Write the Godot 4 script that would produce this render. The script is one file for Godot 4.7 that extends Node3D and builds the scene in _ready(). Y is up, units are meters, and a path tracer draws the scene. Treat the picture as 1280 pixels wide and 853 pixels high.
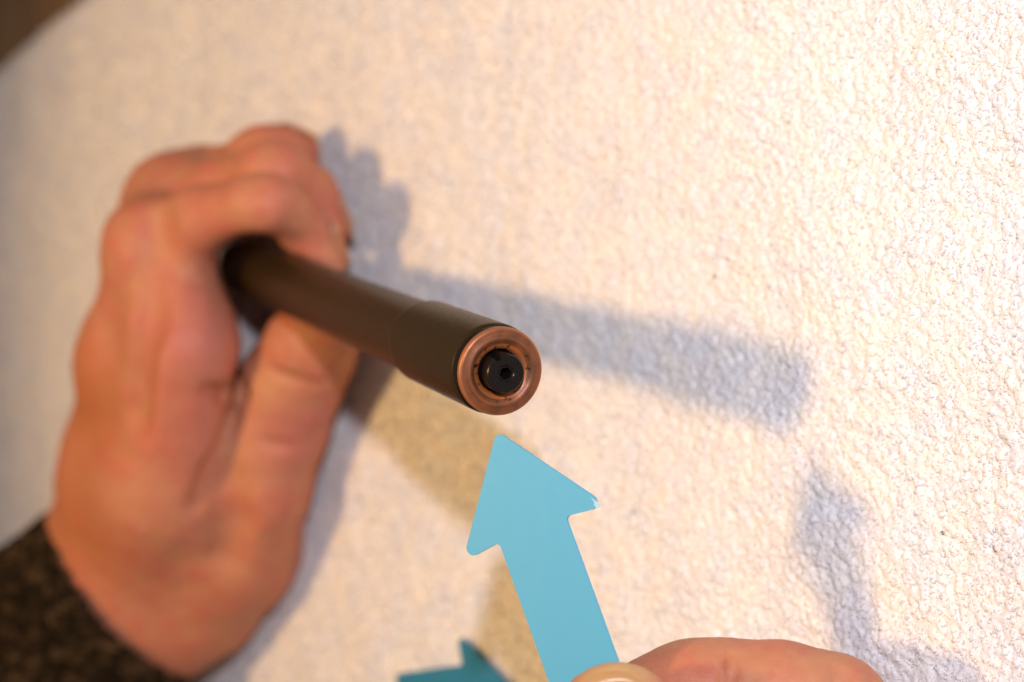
extends Node3D
# A close-up: one hand holds a blackened metal rod with a copper ring out over a pale towel, the other points at it with a blue plastic arrow.
# Lengths in the tables are millimetres: V() turns them into metres. y is up, the towel lies on y = 0.

func V(x: float, y: float, z: float) -> Vector3:
	return Vector3(x, y, z) * 0.001

var n_skin := FastNoiseLite.new()
var n_fine := FastNoiseLite.new()
var n_cell := FastNoiseLite.new()
var n_wave := FastNoiseLite.new()

func _ready() -> void:
	# ---------------------------------------------------------------- camera
	var c := Camera3D.new()
	c.name = "camera"
	c.transform = Transform3D(Basis(Vector3(0, -0.7975, 0.6033), Vector3(1, 0, 0), Vector3(0, 0.6033, 0.7975)).orthonormalized(), V(0, 228, 0))
	c.fov = 21.56
	c.near = 0.02
	c.far = 20.0
	var att := CameraAttributesPhysical.new()
	att.frustum_focal_length = 63.0
	att.frustum_focus_distance = 0.281
	att.exposure_aperture = 11.0
	c.attributes = att
	add_child(c)
	c.fov = 21.56
	c.current = true
	# ---------------------------------------------------------------- light
	var e := Environment.new()
	e.background_mode = Environment.BG_COLOR
	e.background_color = Color(0.185, 0.148, 0.112).linear_to_srgb()
	e.tonemap_mode = Environment.TONE_MAPPER_LINEAR
	e.tonemap_exposure = 1.0
	e.sdfgi_enabled = true
	e.ssao_enabled = true
	e.ssil_enabled = true
	var w := WorldEnvironment.new()
	w.name = "environment"
	w.environment = e
	add_child(w)
	var lamp := SpotLight3D.new()          # the warm lamp above the table
	lamp.name = "warm_lamp"
	lamp.light_color = Color(1.0, 0.60, 0.235).linear_to_srgb()
	lamp.light_energy = 0.462
	lamp.light_size = 0.048
	lamp.spot_range = 6.0
	lamp.spot_attenuation = 2.0
	lamp.spot_angle = 16.2
	lamp.spot_angle_attenuation = 0.5
	lamp.shadow_enabled = true
	add_child(lamp)
	lamp.look_at_from_position(V(48, 850, -316), V(12, 0, -358), Vector3(1, 0, 0))
	var flash := AreaLight3D.new()         # the camera's own flash
	flash.name = "camera_flash"
	flash.light_color = Color(0.91, 0.895, 1.0).linear_to_srgb()
	flash.light_energy = 0.114
	flash.area_size = Vector2(0.016, 0.012)
	flash.area_normalize_energy = true
	flash.area_range = 6.0
	flash.shadow_enabled = true
	add_child(flash)
	flash.look_at_from_position(V(81, 253, 33.7), V(0, 0, -290), Vector3(0, 1, 0))
	# ---------------------------------------------------------------- the place
	n_skin.seed = 3; n_skin.frequency = 110.0; n_skin.fractal_octaves = 3
	n_fine.seed = 8; n_fine.frequency = 420.0; n_fine.fractal_octaves = 2
	n_cell.seed = 5; n_cell.noise_type = FastNoiseLite.TYPE_CELLULAR; n_cell.frequency = 800.0
	n_cell.cellular_return_type = FastNoiseLite.RETURN_DISTANCE; n_cell.fractal_type = FastNoiseLite.FRACTAL_NONE
	n_wave.seed = 21; n_wave.frequency = 22.0; n_wave.fractal_octaves = 2
	build_table()
	build_towel()
	build_rod()
	build_arrows()
	build_gripping_hand()
	build_pointing_hand()

# ==================================================================== helpers
func named(o: Node, called: String, parent: Node = self) -> Node:
	o.name = called
	parent.add_child(o, true)
	return o

func tag(o: Node, label: String, category: String, group := "") -> void:
	o.set_meta("label", label)
	o.set_meta("category", category)
	if group: o.set_meta("group", group)

func part(called: String, mesh: Mesh, mat: Material, parent: Node = self) -> MeshInstance3D:
	var o := MeshInstance3D.new()
	o.mesh = mesh
	o.material_override = mat
	named(o, called, parent)
	return o

func array_mesh(v: PackedVector3Array, n: PackedVector3Array, idx: PackedInt32Array, col := PackedColorArray(), uv := PackedVector2Array()) -> ArrayMesh:
	var a := []
	a.resize(Mesh.ARRAY_MAX)
	a[Mesh.ARRAY_VERTEX] = v
	a[Mesh.ARRAY_NORMAL] = n
	a[Mesh.ARRAY_INDEX] = idx
	if col.size(): a[Mesh.ARRAY_COLOR] = col
	if uv.size(): a[Mesh.ARRAY_TEX_UV] = uv
	var m := ArrayMesh.new()
	m.add_surface_from_arrays(Mesh.PRIMITIVE_TRIANGLES, a)
	return m

func grid_mesh(v: PackedVector3Array, cols: int, rows: int, col := PackedColorArray(), flip := false) -> ArrayMesh:
	# rows x cols points; smooth normals from the neighbours; the front is the side of (d/drow x d/dcol), or the other with flip
	var idx := PackedInt32Array()
	idx.resize((cols - 1) * (rows - 1) * 6)
	var k := 0
	for r in rows - 1:
		for q in cols - 1:
			var a := r * cols + q
			var b := a + 1
			var d := a + cols
			var f := d + 1
			if flip:
				idx[k] = a; idx[k + 1] = d; idx[k + 2] = b; idx[k + 3] = b; idx[k + 4] = d; idx[k + 5] = f
			else:
				idx[k] = a; idx[k + 1] = b; idx[k + 2] = d; idx[k + 3] = b; idx[k + 4] = f; idx[k + 5] = d
			k += 6
	var n := PackedVector3Array()
	n.resize(v.size())
	for r in rows:
		for q in cols:
			var dr := v[mini(r + 1, rows - 1) * cols + q] - v[maxi(r - 1, 0) * cols + q]
			var dq := v[r * cols + mini(q + 1, cols - 1)] - v[r * cols + maxi(q - 1, 0)]
			var nn := dr.cross(dq)
			n[r * cols + q] = (-nn if flip else nn).normalized()
	return array_mesh(v, n, idx, col)

func lathe(profile: Array, seg: int, worn := false, notched := false) -> ArrayMesh:
	# profile: [height, radius] in millimetres from the back to the front, turned round the y axis; a point given twice makes a hard edge
	var v := PackedVector3Array()
	var n := PackedVector3Array()
	var col := PackedColorArray()
	var idx := PackedInt32Array()
	for i in profile.size() - 1:
		var a: Array = profile[i]
		var b: Array = profile[i + 1]
		if a[0] == b[0] and a[1] == b[1]: continue
		var base := v.size()
		var na := Vector2(b[0] - a[0], -(b[1] - a[1])).normalized()   # (radial, along) of this strip
		var n0 := na
		var n1 := na
		if i > 0 and not (profile[i - 1][0] == a[0] and profile[i - 1][1] == a[1]):
			n0 = (na + Vector2(a[0] - profile[i - 1][0], -(a[1] - profile[i - 1][1])).normalized()).normalized()
		if i + 2 < profile.size() and not (profile[i + 2][0] == b[0] and profile[i + 2][1] == b[1]):
			n1 = (na + Vector2(profile[i + 2][0] - b[0], -(profile[i + 2][1] - b[1])).normalized()).normalized()
		for s in seg + 1:
			var an := TAU * s / seg
			var dir := Vector3(cos(an), 0, sin(an))
			for j in 2:
				var pt: Array = a if j == 0 else b
				var nn := n0 if j == 0 else n1
				var r: float = pt[1]
				if notched: r = screw_notch(an, pt[0], r)
				var p := (dir * r + Vector3(0, pt[0], 0)) * 0.001
				v.append(p)
				n.append(dir * nn.x + Vector3(0, nn.y, 0))
				col.append(copper_tint(an, pt[0], r) if worn else Color.WHITE)
		for s in seg:
			var q := base + s * 2
			idx.append_array([q, q + 2, q + 1, q + 1, q + 2, q + 3])
	return array_mesh(v, n, idx, col)

func rough_map(seed_: int, freq: float, low: float, high: float, size := 512, normal := false, bump := 4.0) -> NoiseTexture2D:
	var f := FastNoiseLite.new()
	f.seed = seed_
	f.frequency = freq
	f.fractal_octaves = 4
	var t := NoiseTexture2D.new()
	t.width = size
	t.height = size
	t.seamless = true
	t.noise = f
	if normal:
		t.as_normal_map = true
		t.bump_strength = bump
	else:
		var g := Gradient.new()
		g.set_color(0, Color(low, low, low))
		g.set_color(1, Color(high, high, high))
		t.color_ramp = g
	return t

func plain(lin: Color, rough: float, metal := 0.0) -> StandardMaterial3D:
	var m := StandardMaterial3D.new()
	m.albedo_color = lin.linear_to_srgb()
	m.roughness = rough
	m.metallic = metal
	return m

# ==================================================================== table and towel
func build_table() -> void:
	var m := plain(Color(0.34, 0.18, 0.075), 0.5)
	m.albedo_texture = rough_map(40, 0.012, 0.55, 1.0)
	m.uv1_triplanar = true
	m.uv1_scale = Vector3(1.2, 6, 22)
	var b := BoxMesh.new()
	b.size = Vector3(1.5, 0.03, 1.4)
	var t := part("tabletop", b, m)
	t.position = V(0, -21, -420)
	t.set_meta("kind", "structure")

func towel_height(x: float, z: float) -> float:
	var cl := n_cell.get_noise_2d(x, z)                               # -1 .. 0 : nub centres low
	var warp := n_fine.get_noise_2d(x * 0.9, z * 0.9)
	var h := -cl * 0.0
	h = 0.00030 * (-0.55 - n_cell.get_noise_2d(x + warp * 0.0007, z - warp * 0.0006)) * 1.6
	h += 0.00022 * warp
	h += 0.00050 * (absf(n_fine.get_noise_2d(x * 0.62 + z * 0.25 + 1.0, z * 0.8 - x * 0.2)) - 0.25)
	h += 0.00020 * n_fine.get_noise_2d(x * 2.3 + 4.0, z * 2.3)
	h += 0.00040 * n_skin.get_noise_2d(x * 1.4, z * 1.4)
	h += 0.0011 * n_wave.get_noise_2d(x, z)
	return h

func loop_mesh() -> ArrayMesh:
	var v := PackedVector3Array()
	var n := PackedVector3Array()
	var idx := PackedInt32Array()
	var rings := 6
	var sides := 5
	for i in rings + 1:
		var a := PI * i / rings
		var mid := Vector3(cos(a) * 0.00036, sin(a) * 0.00044, 0.00008 * sin(a * 2.0))
		var out := Vector3(cos(a), sin(a), 0)
		for j in sides:
			var b := TAU * j / sides
			var d := out * cos(b) + Vector3(0, 0, 1) * sin(b)
			v.append(mid + d * 0.00019)
			n.append(d)
	for i in rings:
		for j in sides:
			var p := i * sides + j
			var q := i * sides + (j + 1) % sides
			idx.append_array([p, q, p + sides, q, q + sides, p + sides])
	return array_mesh(v, n, idx)

func build_towel() -> void:
	var zs := PackedFloat32Array()
	var z := -0.02
	while z > -0.66:
		zs.append(z)
		var far: float = clampf((-z - 0.17) / 0.42, 0.0, 1.0)
		z -= 0.0025 if z > -0.15 else lerpf(0.00036, 0.0012, far)
	var us := PackedFloat32Array()
	var u := -0.30
	while u < 0.0745:
		us.append(u)
		u += 0.003 if u < -0.125 else (0.0009 if absf(u) > 0.062 else 0.00042)
	var inner := us.size()
	for i in 60: us.append(0.0745 + (i + 1) / 60.0)                    # stretched out to the slanting hem
	var cols := us.size()
	var rows := zs.size()
	var v := PackedVector3Array()
	v.resize(cols * rows)
	var col := PackedColorArray()
	col.resize(cols * rows)
	var specks := [[V(-32.8, 0.0, -177.5), 0.00034], [V(-30.8, 0.0, -187.7), 0.00026], [V(12.0, 0.0, -240.5), 0.0004], [V(-33.2, 0.0, -262.4), 0.0003]]
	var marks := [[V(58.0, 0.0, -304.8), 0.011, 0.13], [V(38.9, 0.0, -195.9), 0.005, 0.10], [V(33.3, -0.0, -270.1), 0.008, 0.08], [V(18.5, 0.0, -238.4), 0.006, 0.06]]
	for r in rows:
		z = zs[r]
		var hem := 0.094 + (z + 0.589) * 0.2
		if hem < 0.08: hem = 0.08
		for q in cols:
			var x := us[q] if q < inner else lerpf(us[inner - 1], hem, us[q] - 0.0745)
			var h := towel_height(x, z)
			var edge := hem - x
			if edge < 0.006: h -= 0.005 * pow(1.0 - edge / 0.006, 2.0)
			var i := r * cols + q
			v[i] = Vector3(x, h, z)
			var s := 1.0 + 0.05 * n_skin.get_noise_2d(x * 3.1 + 9.0, z * 3.1)
			var k := Color(0.93 * s, 0.90 * s, 0.87 * s).lerp(Color(0.86 * s, 0.86 * s, 0.90 * s), clampf(0.5 + 0.9 * n_skin.get_noise_2d(v[i].x * 0.8 + 3.0, v[i].z * 0.8), 0.0, 1.0))
			var warm := 0.03 * n_wave.get_noise_2d(x * 4.0, z * 4.0 + 3.0)
			k.r += warm; k.b -= warm
			for sp in specks:
				var d := Vector2(x - sp[0].x, z - sp[0].z).length() / float(sp[1])
				if d < 1.6: k = k.lerp(Color(0.05, 0.03, 0.02), 0.75 * clampf(1.6 - d, 0.0, 1.0))
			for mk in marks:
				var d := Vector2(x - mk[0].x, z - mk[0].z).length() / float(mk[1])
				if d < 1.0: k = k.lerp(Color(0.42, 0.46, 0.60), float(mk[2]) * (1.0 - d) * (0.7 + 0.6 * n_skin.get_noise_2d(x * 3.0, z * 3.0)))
			col[i] = k
	var m := plain(Color.WHITE, 1.0)
	m.vertex_color_use_as_albedo = true
	m.metallic_specular = 0.12
	m.rim_enabled = true
	m.rim = 0.25
	m.rim_tint = 0.5
	var t := part("towel", grid_mesh(v, cols, rows, col, true), m)
	# the pile: thousands of small yarn loops that stand up out of the weave
	var loop := loop_mesh()
	var mm := MultiMesh.new()
	mm.transform_format = MultiMesh.TRANSFORM_3D
	mm.use_colors = true
	mm.mesh = loop
	var rng := RandomNumberGenerator.new()
	rng.seed = 77
	var where: Array[Transform3D] = []
	z = -0.06
	while z > -0.64:
		var far := clampf((-z - 0.25) / 0.30, 0.0, 1.0)
		var step := lerpf(0.00048, 0.0011, far) if z < -0.14 else 0.0011
		var half := 0.075 + 0.065 * clampf((-z - 0.17) / 0.42, 0.0, 1.0)
		var hem := maxf(0.08, 0.094 + (z + 0.589) * 0.2) - 0.002
		var x := -0.22
		while x < hem:
			var wide := step if absf(x) < half else maxf(step, 0.0013)
			var px := x + rng.randf_range(-0.6, 0.6) * wide
			var pz := z + rng.randf_range(-0.6, 0.6) * step
			x += wide if wide == step else wide * 1.6
			var lean := 0.7 * n_skin.get_noise_2d(px * 2.0, pz * 2.0)
			var b := Basis(Vector3(1, 0, 0), rng.randf_range(-0.5, 0.5) + lean).rotated(Vector3(0, 1, 0), rng.randf() * TAU)
			var k := wide / 0.00066 * rng.randf_range(0.55, 1.3)
			where.append(Transform3D(b * Basis.from_scale(Vector3(k, k * rng.randf_range(0.7, 1.2), k)), Vector3(px, towel_height(px, pz) - 0.00035, pz)))
		z -= step
	mm.instance_count = where.size()
	for i in where.size():
		mm.set_instance_transform(i, where[i])
		var s := rng.randf_range(0.95, 1.05)
		var k := Color(0.93 * s, 0.90 * s, 0.87 * s).lerp(Color(0.86 * s, 0.86 * s, 0.90 * s), clampf(0.5 + 0.9 * n_skin.get_noise_2d(where[i].origin.x * 0.8 + 3.0, where[i].origin.z * 0.8), 0.0, 1.0))
		var o := where[i].origin
		for sp in specks:
			var d := Vector2(o.x - sp[0].x, o.z - sp[0].z).length() / float(sp[1])
			if d < 2.0: k = k.lerp(Color(0.06, 0.04, 0.03), 0.8 * clampf(2.0 - d, 0.0, 1.0))
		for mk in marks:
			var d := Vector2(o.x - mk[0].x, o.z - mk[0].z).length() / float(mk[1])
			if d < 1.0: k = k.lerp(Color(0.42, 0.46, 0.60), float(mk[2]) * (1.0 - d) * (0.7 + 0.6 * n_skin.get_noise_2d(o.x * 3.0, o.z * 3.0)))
		mm.set_instance_color(i, k)
	var pile := MultiMeshInstance3D.new()
	pile.multimesh = mm
	var yarn := m.duplicate()
	yarn.backlight_enabled = true
	yarn.backlight = Color(0.66, 0.64, 0.63).linear_to_srgb()
	pile.material_override = yarn
	named(pile, "pile", t)
	pile.set_meta("kind", "stuff")
	tag(t, "pale cream terry towel spread over the dark tabletop", "towel")

# ==================================================================== metal rod
func copper_tint(an: float, h: float, r: float) -> Color:
	var p := Vector3(cos(an) * r, h, sin(an) * r) * 0.001
	var nz := 0.6 * n_fine.get_noise_3dv(p * 1.1) + 0.5 * n_fine.get_noise_3d(r * 0.0042, cos(an) * 0.0016, sin(an) * 0.0016)
	var ring := n_fine.get_noise_2d(r * 0.006, 7.0) * 0.35
	var k := Color(0.31, 0.10, 0.036).lerp(Color(0.12, 0.05, 0.024), clampf(0.45 + 0.75 * nz + ring, 0.0, 1.0))
	if r < 4.35: k = k.lerp(Color(0.52, 0.16, 0.045), 0.75)
	if r > 6.75: k = k.lerp(Color(0.62, 0.24, 0.10), 0.4)
	if n_skin.get_noise_3dv(p * 6.0 + Vector3(3, 0, 0)) > 0.42 and r < 4.9: k = Color(0.03, 0.015, 0.01)
	return k

func screw_notch(an: float, h: float, r: float) -> float:
	var d := absf(wrapf(an - 1.05 + PI * 0.5, -PI, PI))
	return minf(r, 2.3) if d < 0.17 and r > 2.3 and h > -3.0 else r

func build_rod() -> void:
	var tip := V(-4.8, 60.4, -224.3)
	var tail := V(12.9, 26.7, -349.3)
	var y := (tip - tail).normalized()
	var x := Vector3(1, 0, 0)
	x = (x - y * x.dot(y)).normalized()
	var root := Node3D.new()
	named(root, "metal_rod")
	root.transform = Transform3D(Basis(x, y, x.cross(y)), tip)
	tag(root, "dark brown metal rod with a copper ring and black screw in its end", "metal rod")
	var steel := plain(Color(0.036, 0.0215, 0.008), 0.42, 0.15)
	steel.metallic_specular = 0.32
	steel.roughness_texture = rough_map(11, 0.05, 0.75, 1.0)
	steel.uv1_triplanar = true
	steel.uv1_scale = Vector3(60, 12, 60)
	steel.normal_enabled = true
	steel.normal_texture = rough_map(12, 0.08, 0, 1, 512, true, 2.0)
	steel.normal_scale = 0.12
	part("shaft", lathe([[-172, 0.01], [-172, 5.6], [-172, 5.6], [-171, 6.55], [-171, 6.55], [-37.5, 6.55], [-36.3, 6.6], [-34.6, 7.15], [-33.8, 7.3], [-33.8, 7.3], [-3.7, 7.3], [-3.2, 7.25], [-2.95, 7.08], [-2.95, 7.08], [-2.95, 6.3]], 96), steel, root)
	var black := plain(Color(0.012, 0.012, 0.015), 0.22, 0.5)
	part("groove_ring", lathe([[-3.0, 6.5], [-2.8, 6.8], [-2.2, 6.94], [-1.5, 6.88], [-1.15, 6.4]], 96), black, root)
	var copper := plain(Color.WHITE, 0.52, 0.4)
	copper.vertex_color_use_as_albedo = true
	copper.roughness_texture = rough_map(14, 0.06, 0.7, 1.0)
	copper.uv1_triplanar = true
	copper.uv1_scale = Vector3(90, 90, 90)
	copper.normal_enabled = true
	copper.normal_texture = rough_map(15, 0.05, 0, 1, 512, true, 3.0)
	copper.normal_scale = 0.18
	part("copper_ring", lathe([[-1.3, 6.3], [-1.25, 6.85], [-1.0, 7.02], [-0.7, 7.05], [-0.35, 6.98], [-0.12, 6.8], [-0.02, 6.55], [0.0, 6.3], [0.05, 6.0], [0.12, 5.7], [0.22, 5.45], [0.24, 5.25], [0.14, 5.0], [-0.05, 4.75], [-0.2, 4.5], [-0.3, 4.3], [-0.42, 4.05], [-0.62, 3.8], [-0.95, 3.52], [-1.5, 3.44], [-4.0, 3.42]], 128, true), copper, root)
	var well := plain(Color(0.008, 0.007, 0.007), 0.6, 0.2)
	part("bore", lathe([[-3.6, 3.43], [-3.9, 0.01]], 48), well, root)
	# the screw: a short black cylinder with a notch in its rim and a hexagonal socket
	var gun := plain(Color(0.016, 0.0135, 0.012), 0.36, 0.45)
	gun.roughness_texture = rough_map(17, 0.08, 0.6, 1.0)
	gun.uv1_triplanar = true
	gun.uv1_scale = Vector3(120, 120, 120)
	var screw := part("screw", lathe([[-3.7, 3.18], [1.6, 3.18], [1.6, 3.18], [1.85, 3.1], [2.02, 2.9], [2.02, 2.9], [2.02, 1.42], [2.02, 1.42], [1.9, 1.3], [1.75, 1.22]], 120, false, true), gun, root)
	var st := SurfaceTool.new()
	st.begin(Mesh.PRIMITIVE_TRIANGLES)
	st.set_smooth_group(-1)
	for i in 6:
		var a := TAU * i / 6.0 + 0.3
		var b := TAU * (i + 1) / 6.0 + 0.3
		var pa := Vector3(cos(a), 0, sin(a)) * 0.00105
		var pb := Vector3(cos(b), 0, sin(b)) * 0.00105
		var up := Vector3(0, 0.00182, 0)
		var dn := Vector3(0, -0.0009, 0)
		for tr in [[pa + up, pa + dn, pb + dn], [pa + up, pb + dn, pb + up], [pa + dn, dn - Vector3(0, -0.0009, 0), pb + dn]]:
			for q in [0, 2, 1]: st.add_vertex(tr[q])
		var oa := pa.normalized() * 0.00136 + up
		var ob := pb.normalized() * 0.00136 + up
		for tr in [[oa, pa + up, pb + up], [oa, pb + up, ob]]:
			for q in [0, 2, 1]: st.add_vertex(tr[q])
	st.generate_normals()
	part("hex_socket", st.commit(), gun, screw)

# ==================================================================== blue arrows
func rounded(pts: Array, radii: Array) -> PackedVector2Array:
	var out := PackedVector2Array()
	for i in pts.size():
		var p: Vector2 = pts[i]
		var a: Vector2 = (pts[i - 1] - p).normalized()
		var b: Vector2 = (pts[(i + 1) % pts.size()] - p).normalized()
		var half := acos(clampf(a.dot(b), -1.0, 1.0)) / 2.0
		var r: float = radii[i]
		var cut := r / tan(half)
		var mid := p + (a + b).normalized() * (r / sin(half))
		var f := (p + a * cut - mid)
		var t := (p + b * cut - mid)
		var turn := f.angle_to(t)
		for k in 9: out.append(mid + f.rotated(turn * k / 8.0))
	return out

func arrow_mesh(thick: float, length := 52.0) -> ArrayMesh:
	# in its own plane: y points along the arrow, the tip at the origin, millimetres
	var h := 6.0
	var o := rounded([Vector2(0, 1.1), Vector2(13.1, -15.9), Vector2(h, -15.1), Vector2(h, -length), Vector2(-h, -length), Vector2(-h, -15.1), Vector2(-13.1, -15.9)], [1.0, 1.15, 0.7, 1.5, 1.5, 0.7, 1.15])
	var tri := Geometry2D.triangulate_polygon(o)
	var st := SurfaceTool.new()
	st.begin(Mesh.PRIMITIVE_TRIANGLES)
	st.set_smooth_group(-1)
	var mid := Vector2(0, -16)
	var e := thick * 0.3
	for side in [1.0, -1.0]:
		for i in range(0, tri.size(), 3):
			var ps := []
			for j in 3:
				var p := o[tri[i + j]]
				ps.append(Vector3(p.x, p.y, side * thick / 2) * 0.001)
			var up: float = (ps[1] - ps[0]).cross(ps[2] - ps[0]).z * side
			for j in ([0, 2, 1] if up > 0 else [0, 1, 2]): st.add_vertex(ps[j])
	var area := 0.0
	for i in o.size(): area += o[i].cross(o[(i + 1) % o.size()])
	for i in o.size():
		var p := o[i]
		var q := o[(i + 1) % o.size()]
		var out := (q - p).orthogonal().normalized() * (1.0 if area < 0 else -1.0)
		var ring := [[0.0, 0.5], [e, 0.5 - 0.25], [e, -0.25], [0.0, -0.5]]
		for k in 3:
			var a0 := p + out * float(ring[k][0])
			var b0 := q + out * float(ring[k][0])
			var a1 := p + out * float(ring[k + 1][0])
			var b1 := q + out * float(ring[k + 1][0])
			var z0: float = ring[k][1] * thick
			var z1: float = ring[k + 1][1] * thick
			var A := Vector3(a0.x, a0.y, z0) * 0.001
			var B := Vector3(b0.x, b0.y, z0) * 0.001
			var C := Vector3(b1.x, b1.y, z1) * 0.001
			var D := Vector3(a1.x, a1.y, z1) * 0.001
			var good := (B - A).cross(C - A).dot(Vector3(out.x, out.y, 0)) < 0
			for w in ([A, B, C, A, C, D] if good else [A, C, B, A, D, C]): st.add_vertex(w)
	st.generate_normals()
	return st.commit()

func build_arrows() -> void:
	var card := arrow_mesh(0.5)
	var blue := plain(Color(0.085, 0.385, 0.56), 0.55)
	blue.roughness_texture = rough_map(31, 0.03, 0.8, 1.0)
	blue.uv1_triplanar = true
	blue.uv1_scale = Vector3(25, 25, 25)
	blue.metallic_specular = 0.45
	var a := part("arrow", card, blue)
	var tip := V(-15.0, 61.8, -222.9)
	var foot := V(-57.7, 53.7, -207.8)
	var y := (tip - foot).normalized()
	var z := Vector3(0, 0.6033, 0.7975).rotated(Vector3(1, 0, 0), deg_to_rad(-24.0))
	z = (z - y * z.dot(y)).normalized()
	a.transform = Transform3D(Basis(y.cross(z), y, z), tip)
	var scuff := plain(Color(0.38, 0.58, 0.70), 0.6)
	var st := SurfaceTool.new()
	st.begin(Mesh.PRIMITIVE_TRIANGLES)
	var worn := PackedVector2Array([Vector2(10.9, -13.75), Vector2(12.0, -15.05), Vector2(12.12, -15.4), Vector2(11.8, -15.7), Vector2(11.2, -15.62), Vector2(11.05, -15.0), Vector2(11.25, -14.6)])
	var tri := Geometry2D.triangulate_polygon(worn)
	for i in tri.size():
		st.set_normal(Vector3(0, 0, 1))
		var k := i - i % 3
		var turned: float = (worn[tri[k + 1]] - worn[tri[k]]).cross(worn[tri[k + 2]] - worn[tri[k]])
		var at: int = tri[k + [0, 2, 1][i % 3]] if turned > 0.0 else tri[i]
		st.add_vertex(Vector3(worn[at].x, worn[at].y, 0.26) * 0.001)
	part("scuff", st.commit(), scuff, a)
	tag(a, "light blue plastic arrow held between finger and thumb, pointing at the rod", "arrow", "blue plastic arrows")
	var teal := plain(Color(0.036, 0.235, 0.405), 0.5)
	teal.metallic_specular = 0.3
	var b := part("arrow", arrow_mesh(0.5, 42.0), teal)
	var u := Vector3(0.215, 0.0, 0.9766)
	var side := Vector3(0.9766, 0.0, -0.215)
	var barb := V(-64.3, 1.9, -318.1)
	var at := barb - side * 0.0122 + u * 0.0155
	var up := Vector3(0, 1, 0)
	b.transform = Transform3D(Basis(u.cross(up), u, up), at)
	tag(b, "dark teal plastic arrow lying on the towel behind the light blue one", "arrow", "blue plastic arrows")

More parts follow.
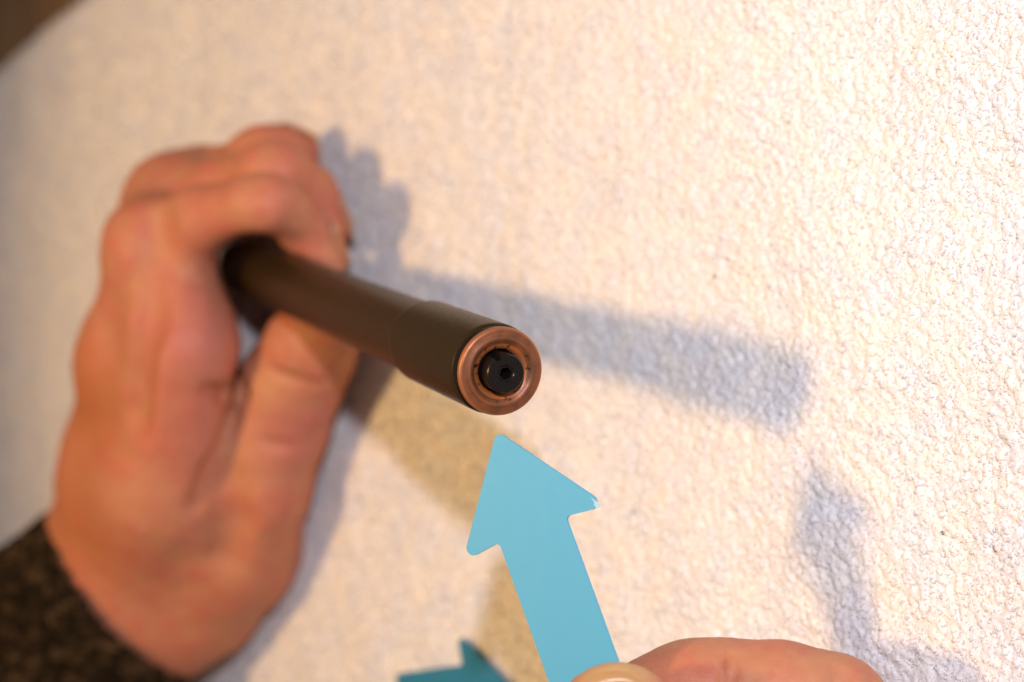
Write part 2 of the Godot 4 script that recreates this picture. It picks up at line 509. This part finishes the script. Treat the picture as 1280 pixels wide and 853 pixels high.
# ==================================================================== hands
# A hand is a field of tapered capsules joined smoothly: the palm, and each finger as its own chain. One closed skin is meshed from it.
class Field:
	var a := PackedVector3Array()
	var ab := PackedVector3Array()
	var inv := PackedFloat32Array()
	var ra := PackedFloat32Array()
	var dr := PackedFloat32Array()
	var palm_end := 0
	var chains := []          # [first, past last, join with the palm]
	var cuts := []            # [from, to, radius, softness]
	var k_palm := 0.007
	var k_chain := 0.003
	var k_fingers := 0.0009
	var rod_a := Vector3.ZERO
	var rod_d := Vector3.ZERO
	var rod_r := 0.0
	var bumps: FastNoiseLite
	var bump := 0.00028
	var hues: FastNoiseLite
	var base := Color(0.53, 0.225, 0.12)

	func seg(p: Vector3, q: Vector3, r0: float, r1: float) -> void:
		a.append(p)
		ab.append(q - p)
		inv.append(1.0 / maxf((q - p).length_squared(), 1e-9))
		ra.append(r0)
		dr.append(r1 - r0)

	func palm(pts: Array) -> void:               # [point, radius in mm] ...
		for i in pts.size() - 1: seg(pts[i][0], pts[i + 1][0], pts[i][1] * 0.001, pts[i + 1][1] * 0.001)
		palm_end = a.size()

	func chain(pts: Array, join: float) -> void:
		var first := a.size()
		for i in pts.size() - 1: seg(pts[i][0], pts[i + 1][0], pts[i][1] * 0.001, pts[i + 1][1] * 0.001)
		chains.append([first, a.size(), join])

	func span(p: Vector3, from: int, to: int, k: float) -> float:
		var d := 1.0
		for i in range(from, to):
			var q := p - a[i]
			var h := clampf(q.dot(ab[i]) * inv[i], 0.0, 1.0)
			var e := (q - ab[i] * h).length() - ra[i] - dr[i] * h
			var g := k - absf(d - e)
			d = minf(d, e)
			if g > 0.0: d -= g * g / (4.0 * k)
		return d

	func at(p: Vector3) -> float:
		var d := span(p, 0, palm_end, k_palm)
		var f := 1.0
		for c in chains:
			var e := span(p, c[0], c[1], k_chain)
			var j: float = c[2]
			var g := j - absf(d - e)
			if g > 0.0 and d < 0.02: e = minf(e, d) - g * g / (4.0 * j)
			var g2 := k_fingers - absf(f - e)
			f = minf(f, e)
			if g2 > 0.0: f -= g2 * g2 / (4.0 * k_fingers)
		d = minf(d, f)
		for c in cuts:
			var q: Vector3 = p - c[0]
			var l: Vector3 = c[1]
			var h := clampf(q.dot(l) * float(c[2]), 0.0, 1.0)
			var e := float(c[3]) - (q - l * h).length()
			var k: float = c[4]
			var g := k - absf(d - e)
			d = maxf(d, e)
			if g > 0.0: d += g * g / (4.0 * k)
		if rod_r > 0.0:
			var q := p - rod_a
			var e := rod_r - (q - rod_d * q.dot(rod_d)).length()
			var g := 0.0008 - absf(d - e)
			d = maxf(d, e)
			if g > 0.0: d += g * g / 0.0032
		if d < 0.004 and d > -0.004: d -= bump * bumps.get_noise_3dv(p)
		return d

	func crease(pts: Array, r: float, depth: float, soft: float) -> void:
		# a fold in the skin, depth millimetres deep: each point is moved to the skin in front of it
		var eye := Vector3(0, 0.228, 0)
		var on := []
		for p in pts:
			var dir: Vector3 = (p - eye).normalized()
			var q := eye + dir * 0.2
			for i in 120:
				var d := at(q)
				if d < 0.00005: break
				q += dir * minf(d * 0.8, 0.01)
			on.append(q - dir * (r - depth) * 0.001)
		for i in on.size() - 1: groove(on[i], on[i + 1], r, soft)

	func groove(p: Vector3, q: Vector3, r: float, soft: float) -> void:
		cuts.append([p, q - p, 1.0 / (q - p).length_squared(), r * 0.001, soft * 0.001])

	func tone(p: Vector3, spots: Array) -> Color:
		# spots: [point, reach in mm, colour, share]: knuckles, creases and fingertips are redder, taut skin is paler; some spots paint in highlights, lamp and flash tints
		var k := base
		var a1 := hues.get_noise_3dv(p)
		var b1 := hues.get_noise_3dv(p * 4.0 + Vector3(5, 1, 2))
		k = k.lerp(Color(base.r * 1.0, base.g * 0.70, base.b * 0.85), clampf(0.35 + a1 * 1.2, 0.0, 1.0))
		k = k.lerp(Color(base.r * 1.1, base.g * 1.32, base.b * 1.3), clampf(0.15 + b1 * 0.5, 0.0, 0.5))
		for s in spots:
			var d: float = p.distance_to(s[0]) / (float(s[1]) * 0.001)
			if d < 1.0:
				d = 1.0 - d * d
				k = k.lerp(s[2], d * d * float(s[3]))
		return k

	func skin(lo: Vector3, hi: Vector3, cell: float, spots: Array) -> ArrayMesh:
		# surface nets: coarse blocks first, then only the cells near the surface
		var B := 4
		var size := (hi - lo) / (cell * B)
		var bx := int(ceil(size.x)); var by := int(ceil(size.y)); var bz := int(ceil(size.z))
		var nx := bx * B + 1; var ny := by * B + 1; var nz := bz * B + 1
		var val := PackedFloat32Array()
		val.resize(nx * ny * nz)
		val.fill(1.0)
		var near := []
		var reach := cell * B * 1.75
		for k in bz:
			for j in by:
				for i in bx:
					var d := at(lo + Vector3(i + 0.5, j + 0.5, k + 0.5) * cell * B)
					if absf(d) < reach: near.append(Vector3i(i, j, k))
		for b in near:
			for k in B + 1:
				for j in B + 1:
					for i in B + 1:
						var x: int = b.x * B + i; var y: int = b.y * B + j; var z: int = b.z * B + k
						var w := (z * ny + y) * nx + x
						if val[w] == 1.0: val[w] = at(lo + Vector3(x, y, z) * cell)
		var vert := {}
		var v := PackedVector3Array()
		var offs := [0, 1, nx, nx + 1, nx * ny, nx * ny + 1, nx * ny + nx, nx * ny + nx + 1]
		var edges := [[0, 1], [2, 3], [4, 5], [6, 7], [0, 2], [1, 3], [4, 6], [5, 7], [0, 4], [1, 5], [2, 6], [3, 7]]
		for b in near:
			for k in B:
				for j in B:
					for i in B:
						var x: int = b.x * B + i; var y: int = b.y * B + j; var z: int = b.z * B + k
						var w := (z * ny + y) * nx + x
						var mask := 0
						for q in 8:
							if val[w + offs[q]] < 0.0: mask |= 1 << q
						if mask == 0 or mask == 255: continue
						var sum := Vector3.ZERO
						var count := 0
						for e in edges:
							var f0: float = val[w + offs[e[0]]]
							var f1: float = val[w + offs[e[1]]]
							if (f0 < 0.0) == (f1 < 0.0): continue
							var t := f0 / (f0 - f1)
							var c0: int = e[0]; var c1: int = e[1]
							sum += Vector3(c0 & 1, (c0 >> 1) & 1, c0 >> 2).lerp(Vector3(c1 & 1, (c1 >> 1) & 1, c1 >> 2), t)
							count += 1
						vert[w] = v.size()
						v.append(lo + (Vector3(x, y, z) + sum / count) * cell)
		var n := PackedVector3Array()
		n.resize(v.size())
		var col := PackedColorArray()
		col.resize(v.size())
		var h := cell * 0.6
		for i in v.size():
			var p := v[i]
			var d0 := at(p)
			var g := Vector3(at(p + Vector3(h, 0, 0)) - d0, at(p + Vector3(0, h, 0)) - d0, at(p + Vector3(0, 0, h)) - d0)
			n[i] = g.normalized()
			col[i] = tone(p, spots)
		var idx := PackedInt32Array()
		var steps := [1, nx, nx * ny]
		for w in vert:
			for ax in 3:
				var s0: float = val[w]
				var s1: float = val[w + steps[ax]]
				if (s0 < 0.0) == (s1 < 0.0): continue
				var u: int = steps[(ax + 1) % 3]
				var t: int = steps[(ax + 2) % 3]
				if not (vert.has(w - u) and vert.has(w - t) and vert.has(w - u - t)): continue
				var q0: int = vert[w]; var q1: int = vert[w - u]; var q2: int = vert[w - u - t]; var q3: int = vert[w - t]
				if s0 < 0.0: idx.append_array([q0, q2, q1, q0, q3, q2])
				else: idx.append_array([q0, q1, q2, q0, q2, q3])
		var arr := []
		arr.resize(Mesh.ARRAY_MAX)
		arr[Mesh.ARRAY_VERTEX] = v
		arr[Mesh.ARRAY_NORMAL] = n
		arr[Mesh.ARRAY_INDEX] = idx
		arr[Mesh.ARRAY_COLOR] = col
		var m := ArrayMesh.new()
		m.add_surface_from_arrays(Mesh.PRIMITIVE_TRIANGLES, arr)
		return m

func skin_material(seed_: int) -> StandardMaterial3D:
	var m := plain(Color.WHITE, 0.52)
	m.vertex_color_use_as_albedo = true
	m.metallic_specular = 0.42
	m.subsurf_scatter_enabled = true
	m.subsurf_scatter_strength = 0.07
	m.uv1_triplanar = true
	m.uv1_scale = Vector3(70, 70, 70)
	m.normal_enabled = true
	m.normal_texture = rough_map(seed_, 0.045, 0, 1, 512, true, 5.0)
	m.normal_scale = 0.6
	return m

func build_gripping_hand() -> void:
	var f := Field.new()
	f.bumps = n_skin
	f.hues = n_skin
	f.k_palm = 0.014
	f.base = Color(0.54, 0.215, 0.122)
	f.palm([[V(-65.8, 28.4, -434.6), 19], [V(-32.7, 34.3, -415.2), 14.0], [V(-4.5, 39.9, -398.2), 11.6], [V(21.6, 45.0, -381.9), 7.8]])
	f.palm([[V(-67.6, 22.5, -446.4), 17], [V(33.4, 31.4, -395.4), 9.0]])
	f.palm([[V(-69.7, 17.9, -455.4), 15], [V(37.9, 19.0, -406.1), 7.6]])
	f.palm([[V(-74.7, 13.5, -457.2), 13], [V(36.6, 11.5, -418.0), 7.6]])
	f.palm([[V(22.6, 42.5, -386.3), 6.6], [V(32.9, 29.7, -397.9), 6.2], [V(37.1, 19.2, -407.5), 6.0]])
	f.palm([[V(14.1, 40.2, -374.5), 7.2], [V(-0.6, 40.4, -370.9), 8.8], [V(-9.8, 39.9, -374.3), 8.0]])
	f.palm([[V(-22.2, 36.5, -381.8), 10.2], [V(-35.2, 34.7, -393.0), 11.8], [V(-59.6, 26.4, -418.0), 14]])
	f.palm([[V(-72.8, 18.0, -433.0), 15], [V(-66.0, 13.0, -414.2), 11.6], [V(-52.5, 12.3, -396.0), 11.0], [V(-41.7, 14.0, -387.3), 11.5]])
	f.palm([[V(-67.1, 25.6, -438.7), 23.5], [V(-94.8, 40.5, -472.6), 24], [V(-126.8, 63.9, -507.8), 25]])
	f.palm([[V(-43.5, 16.2, -411.6), 10], [V(-10.8, 21.3, -410.4), 8]])
	f.chain([[V(-51.9, 14.7, -391.6), 11.4], [V(-34.5, 16.8, -380.6), 12.8], [V(-19.6, 15.8, -372.4), 11.8], [V(-8.9, 16.4, -364.1), 11.5], [V(-1.7, 16.9, -355.7), 10.4], [V(1.5, 17.9, -350.1), 9.4]], 0.0028)
	f.chain([[V(23.4, 44.4, -381.5), 7.8], [V(27.9, 40.1, -364.4), 7.0], [V(30.4, 36.0, -347.5), 5.7], [V(30.4, 33.7, -344.5), 5.7], [V(28.6, 28.3, -346.8), 5.2], [V(25.1, 22.5, -349.8), 5.2], [V(18.5, 17.1, -348.3), 5.1]], 0.007)
	f.chain([[V(33.4, 31.4, -395.4), 8.8], [V(36.2, 28.0, -376.6), 7.0], [V(39.1, 26.3, -359.0), 6.1], [V(38.9, 23.7, -357.0), 6.0], [V(34.5, 15.1, -358.0), 5.5], [V(26.0, 11.2, -356.3), 5.0]], 0.007)
	f.chain([[V(37.9, 19.0, -406.1), 7.8], [V(43.8, 20.1, -376.9), 5.9], [V(44.8, 18.7, -373.3), 5.8], [V(45.5, 13.5, -371.9), 5.3], [V(45.2, 10.2, -371.9), 4.9]], 0.007)
	f.chain([[V(36.6, 11.5, -418.0), 7.6], [V(40.5, 7.8, -397.7), 5.8], [V(38.7, 0.5, -398.4), 5.2], [V(35.1, -2.0, -400.3), 4.9]], 0.007)
	f.rod_a = V(-4.8, 60.4, -224.3)
	f.rod_d = (V(12.9, 26.7, -349.3) - f.rod_a).normalized()
	f.rod_r = 0.0066
	f.crease([V(-11.9, 24.9, -373.0), V(-12.7, 28.1, -375.4), V(-11.9, 31.1, -377.7)], 1.6, 1.0, 2.5)
	f.crease([V(-18.3, 22.5, -383.7), V(-29.5, 26.1, -386.5), V(-39.1, 29.4, -388.9)], 1.6, 1.5, 2.5)
	f.crease([V(-35.3, 18.3, -393.1), V(-44.9, 17.2, -392.3), V(-54.1, 18.9, -393.6)], 4.0, 1.1, 4.0)
	f.crease([V(27.2, 38.1, -395.5), V(5.1, 39.9, -396.9), V(-18.4, 37.7, -407.8)], 4.5, 0.9, 5.0)
	f.crease([V(-23.5, 21.0, -370.0), V(-25.0, 14.7, -365.3)], 1.2, 0.35, 1.5)
	f.crease([V(-6.7, 20.1, -369.3), V(-9.3, 14.7, -365.3), V(-10.4, 10.5, -362.1)], 1.2, 0.4, 1.5)
	var pale := Color(0.66, 0.42, 0.22)
	var red := Color(0.55, 0.13, 0.085)
	var tone := [
		[V(21.7, 47.5, -346.2), 9, pale, 0.7], [V(-24.4, 30.3, -364.5), 16, Color(0.66, 0.40, 0.19), 0.7], [V(-13.2, 31.3, -355.2), 12, Color(0.66, 0.40, 0.19), 0.6],  # highlights painted into the skin: the knuckle, then the lamplit edge of the thumb
		[V(1.1, 46.4, -356.7), 22, Color(0.56, 0.18, 0.14), 0.8], [V(-24.1, 39.2, -365.0), 20, Color(0.55, 0.165, 0.125), 0.8], [V(-24.4, 21.5, -357.9), 18, Color(0.55, 0.175, 0.14), 0.8],  # pink cast of the flash painted onto the side facing it
		[V(48.5, 5.1, -373.0), 12, red, 0.7], [V(27.7, 12.0, -350.7), 11, red, 0.6], [V(17.9, 20.6, -338.4), 9, Color(0.58, 0.2, 0.09), 0.5], [V(23.5, 44.6, -327.7), 10, red, 0.35],
		[V(-13.9, 51.8, -399.6), 24, Color(0.48, 0.155, 0.05), 0.8], [V(-41.9, 44.0, -412.5), 26, Color(0.48, 0.15, 0.05), 0.7]]  # orange of the warm lamp painted over the back of the hand
	var lo := Vector3(INF, INF, INF)
	var hi := -lo
	for i in f.a.size():
		for p in [f.a[i], f.a[i] + f.ab[i]]:
			lo = lo.min(p); hi = hi.max(p)
	var hand := part("hand", f.skin(lo - V(27, 27, 27), hi + V(27, 27, 27), 0.0015, tone), skin_material(51))
	tag(hand, "bare hand in a dark knitted sleeve gripping the metal rod", "hand")
	var nm := plain(Color.WHITE, 0.35)
	nm.vertex_color_use_as_albedo = true
	for t in [[V(25.1, 22.5, -349.8), V(18.5, 17.1, -348.3), 9.0], [V(34.5, 15.1, -358.0), V(26.0, 11.2, -356.3), 9.0], [V(45.5, 13.5, -371.9), V(45.2, 10.2, -371.9), 8.0]]:
		var along: Vector3 = (t[1] - t[0]).normalized()
		var q: Vector3 = t[1] - f.rod_a
		var out: Vector3 = (q - f.rod_d * q.dot(f.rod_d)).normalized()
		out = (out - along * out.dot(along)).normalized()
		part("fingernail", nail(f, t[1] - along * 0.001, along, out, float(t[2]) * 0.00115, float(t[2]) * 0.001, 0.00035), nm, hand)
	# the sleeve
	var start := V(-65.4, 26.8, -432.1)
	var finish := V(-195, 141, -550)
	var run := finish - start
	var ax := run.normalized()
	var sx := ax.cross(Vector3(0, 1, 0)).normalized()
	var sy := sx.cross(ax).normalized()
	var v := PackedVector3Array()
	var col := PackedColorArray()
	var seg := 260
	var prof := [[0.030, 24.0], [0.012, 25.4], [0.002, 25.6], [0.0002, 25.9], [0.0004, 26.5]]
	var l := 0.0016
	while l < run.length():
		prof.append([l, 27.4 + 6.0 * l / run.length() + 1.1 * sin(l * 90.0)])
		l += 0.0009 if l < 0.16 else 0.004
	for r in prof.size():
		for s in seg + 1:
			var an := TAU * (s % seg) / seg
			var dir := sx * cos(an) + sy * sin(an)
			var p: Vector3 = start + ax * float(prof[r][0]) + dir * float(prof[r][1]) * 0.001
			var knob := n_cell.get_noise_3dv(p * 0.62)
			var lump := n_skin.get_noise_3dv(p * 1.6)
			if r > 2: p += dir * (0.0013 * (-0.5 - knob) + 0.0009 * lump + 0.0022 * n_wave.get_noise_3dv(p))
			var t := clampf(0.05 + 1.2 * n_skin.get_noise_3dv(p * 2.1 + Vector3(2, 7, 1)), 0.0, 1.0)
			v.append(p)
			col.append(Color(0.020, 0.013, 0.007).lerp(Color(0.105, 0.062, 0.03), t))
	var wool := plain(Color.WHITE, 1.0)
	wool.vertex_color_use_as_albedo = true
	wool.metallic_specular = 0.15
	var sleeve := part("sleeve", grid_mesh(v, seg + 1, prof.size(), col), wool, hand)
	var mm := MultiMesh.new()
	mm.transform_format = MultiMesh.TRANSFORM_3D
	mm.use_colors = true
	mm.mesh = loop_mesh()
	var rng := RandomNumberGenerator.new()
	rng.seed = 5
	var where: Array[Transform3D] = []
	var hues: Array[Color] = []
	for i in 15000:
		var row := 4 + int(pow(rng.randf(), 1.3) * mini(prof.size() - 6, 175))
		var s := rng.randi_range(0, seg - 1)
		var p := v[row * (seg + 1) + s]
		var out := (p - start - ax * (p - start).dot(ax)).normalized()
		var t := ax.rotated(out, rng.randf() * TAU)
		var k := rng.randf_range(2.0, 3.6)
		where.append(Transform3D(Basis(t, out, t.cross(out)).scaled(Vector3.ONE).orthonormalized() * Basis.from_scale(Vector3(k, k * 0.8, k * 0.75)), p - out * 0.0004))
		hues.append(col[row * (seg + 1) + s] * rng.randf_range(0.6, 1.9))
	mm.instance_count = where.size()
	for i in where.size():
		mm.set_instance_transform(i, where[i])
		mm.set_instance_color(i, hues[i])
	var nap := MultiMeshInstance3D.new()
	nap.multimesh = mm
	nap.material_override = wool
	named(nap, "wool_loops", sleeve)
	nap.set_meta("kind", "stuff")

func nail(f: Field, mid: Vector3, along: Vector3, out: Vector3, length: float, width: float, lift: float) -> ArrayMesh:
	# a curved plate that follows the fingertip; its free edge reaches past the skin
	var side := along.cross(out).normalized()
	var v := PackedVector3Array()
	var col := PackedColorArray()
	var n := 33
	for r in n:
		for q in n:
			var a := (r / (n - 1.0) * 2.0 - 1.0)
			var b := (q / (n - 1.0) * 2.0 - 1.0)
			var wide := width * 0.5 * (1.0 - 0.10 * pow(maxf(a, 0.0), 4.0) * b * b)
			var along_at := a * length * 0.5
			if a > 0.0: along_at -= length * 0.16 * b * b * a
			else: along_at -= length * 0.14 * b * b * a
			var p := mid + along * along_at + side * b * wide + out * 0.012
			for i in 40:
				var d := f.at(p) - lift
				if d < 0.00003: break
				p -= out * d * 0.7
			if a > 0.72: p = p.lerp(p + out * 0.0003 + along * 0.0004, (a - 0.72) / 0.28)
			v.append(p)
			var k := Color(0.55, 0.25, 0.12)
			if a > 0.70 + 0.05 * b * b: k = Color(0.50, 0.29, 0.12)
			if a < -0.6 - 0.3 * b * b: k = Color(0.70, 0.45, 0.32)
			col.append(k)
	return grid_mesh(v, n, n, col, side.dot(along.cross(out)) < 0)

func build_pointing_hand() -> void:
	var f := Field.new()
	f.bumps = n_fine
	f.bump = 0.00007
	f.hues = n_skin
	f.k_palm = 0.009
	f.palm([[V(-96.1, 29.2, -171.6), 11], [V(-133.3, 32.1, -141.2), 15]])
	f.palm([[V(-104.8, 20.3, -172.4), 11], [V(-137.9, 24.0, -145.1), 15]])
	f.palm([[V(-114.8, 13.8, -172.5), 10.5], [V(-141.4, 17.6, -147.8), 14]])
	f.palm([[V(-124.0, 10.8, -172.7), 10], [V(-143.7, 13.2, -149.5), 13]])
	f.palm([[V(-112.4, 39.2, -171.6), 13], [V(-120.6, 35.9, -161.6), 16], [V(-137.7, 29.5, -144.3), 18], [V(-169.1, 26.5, -123.2), 24]])
	f.chain([[V(-96.1, 29.2, -171.6), 11], [V(-64.5, 23.0, -184.5), 9.2], [V(-56.9, 23.8, -188.9), 8.6], [V(-54.6, 28.7, -195.1), 7.9], [V(-55.0, 33.5, -202.4), 8.1], [V(-55.3, 37.3, -206.6), 7.9], [V(-56.5, 41.7, -210.6), 7.0]], 0.008)
	f.chain([[V(-112.4, 39.2, -171.6), 13], [V(-98.6, 44.5, -182.0), 11.5], [V(-82.8, 49.1, -190.4), 10.4], [V(-72.5, 52.9, -193.9), 10.4], [V(-61.4, 56.1, -198.2), 10.0], [V(-56.7, 57.4, -199.9), 9.6]], 0.008)
	f.chain([[V(-104.8, 20.3, -172.4), 11], [V(-86.3, 9.2, -184.0), 9.0], [V(-73.7, 9.1, -189.0), 8.7], [V(-71.5, 22.3, -204.0), 8.2], [V(-72.8, 29.4, -209.4), 7.4]], 0.008)
	f.chain([[V(-114.8, 13.8, -172.5), 10.5], [V(-96.4, 2.0, -183.6), 8.6], [V(-86.9, 4.5, -188.0), 8.3], [V(-86.1, 15.3, -203.7), 7.8], [V(-88.1, 22.5, -209.2), 7.0]], 0.008)
	f.chain([[V(-124.0, 10.8, -172.7), 10], [V(-105.7, 1.1, -180.5), 7.6], [V(-98.6, 2.2, -185.1), 7.2], [V(-99.1, 9.1, -199.0), 6.6], [V(-100.8, 14.6, -204.4), 6.0]], 0.008)
	f.crease([V(-48.8, 33.1, -202.4), V(-52.1, 33.6, -202.7), V(-56.5, 33.4, -202.6)], 0.8, 0.5, 0.9)
	f.crease([V(-50.8, 32.1, -201.6), V(-55.2, 32.5, -201.9)], 0.8, 0.16, 1.0)
	f.crease([V(-50.2, 22.3, -189.2), V(-55.7, 22.9, -189.7)], 1.2, 0.3, 1.5)
	f.crease([V(-51.4, 20.8, -188.1), V(-56.3, 21.0, -188.2)], 1.2, 0.3, 1.5)
	var tone := [
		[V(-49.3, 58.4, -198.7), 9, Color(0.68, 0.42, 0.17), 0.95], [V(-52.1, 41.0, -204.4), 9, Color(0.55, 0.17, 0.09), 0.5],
		[V(-50.7, 36.3, -199.5), 3.5, Color(0.50, 0.13, 0.07), 0.2], [V(-47.2, 35.2, -208.8), 8, Color(0.62, 0.33, 0.14), 0.5], [V(-48.4, 28.0, -198.3), 10, Color(0.60, 0.28, 0.14), 0.5]]
	var lo := Vector3(INF, INF, INF)
	var hi := -lo
	for i in f.a.size():
		for p in [f.a[i], f.a[i] + f.ab[i]]:
			lo = lo.min(p); hi = hi.max(p)
	var m := skin_material(52)
	var hand := part("hand", f.skin(lo - V(26, 26, 26), hi + V(26, 26, 26), 0.0014, tone), m)
	tag(hand, "bare hand pinching the light blue arrow between thumb and forefinger", "hand")
	var along := (V(-56.7, 57.4, -199.9) - V(-72.5, 52.9, -193.9)).normalized()
	var out := Vector3(0, 0.6033, 0.7975)
	out = (out - along * out.dot(along)).normalized()
	var nm := plain(Color.WHITE, 0.33)
	nm.vertex_color_use_as_albedo = true
	part("fingernail", nail(f, V(-57.9, 54.0, -203.8) + along * 0.0016, along, out, 0.0150, 0.0126, 0.00045), nm, hand)
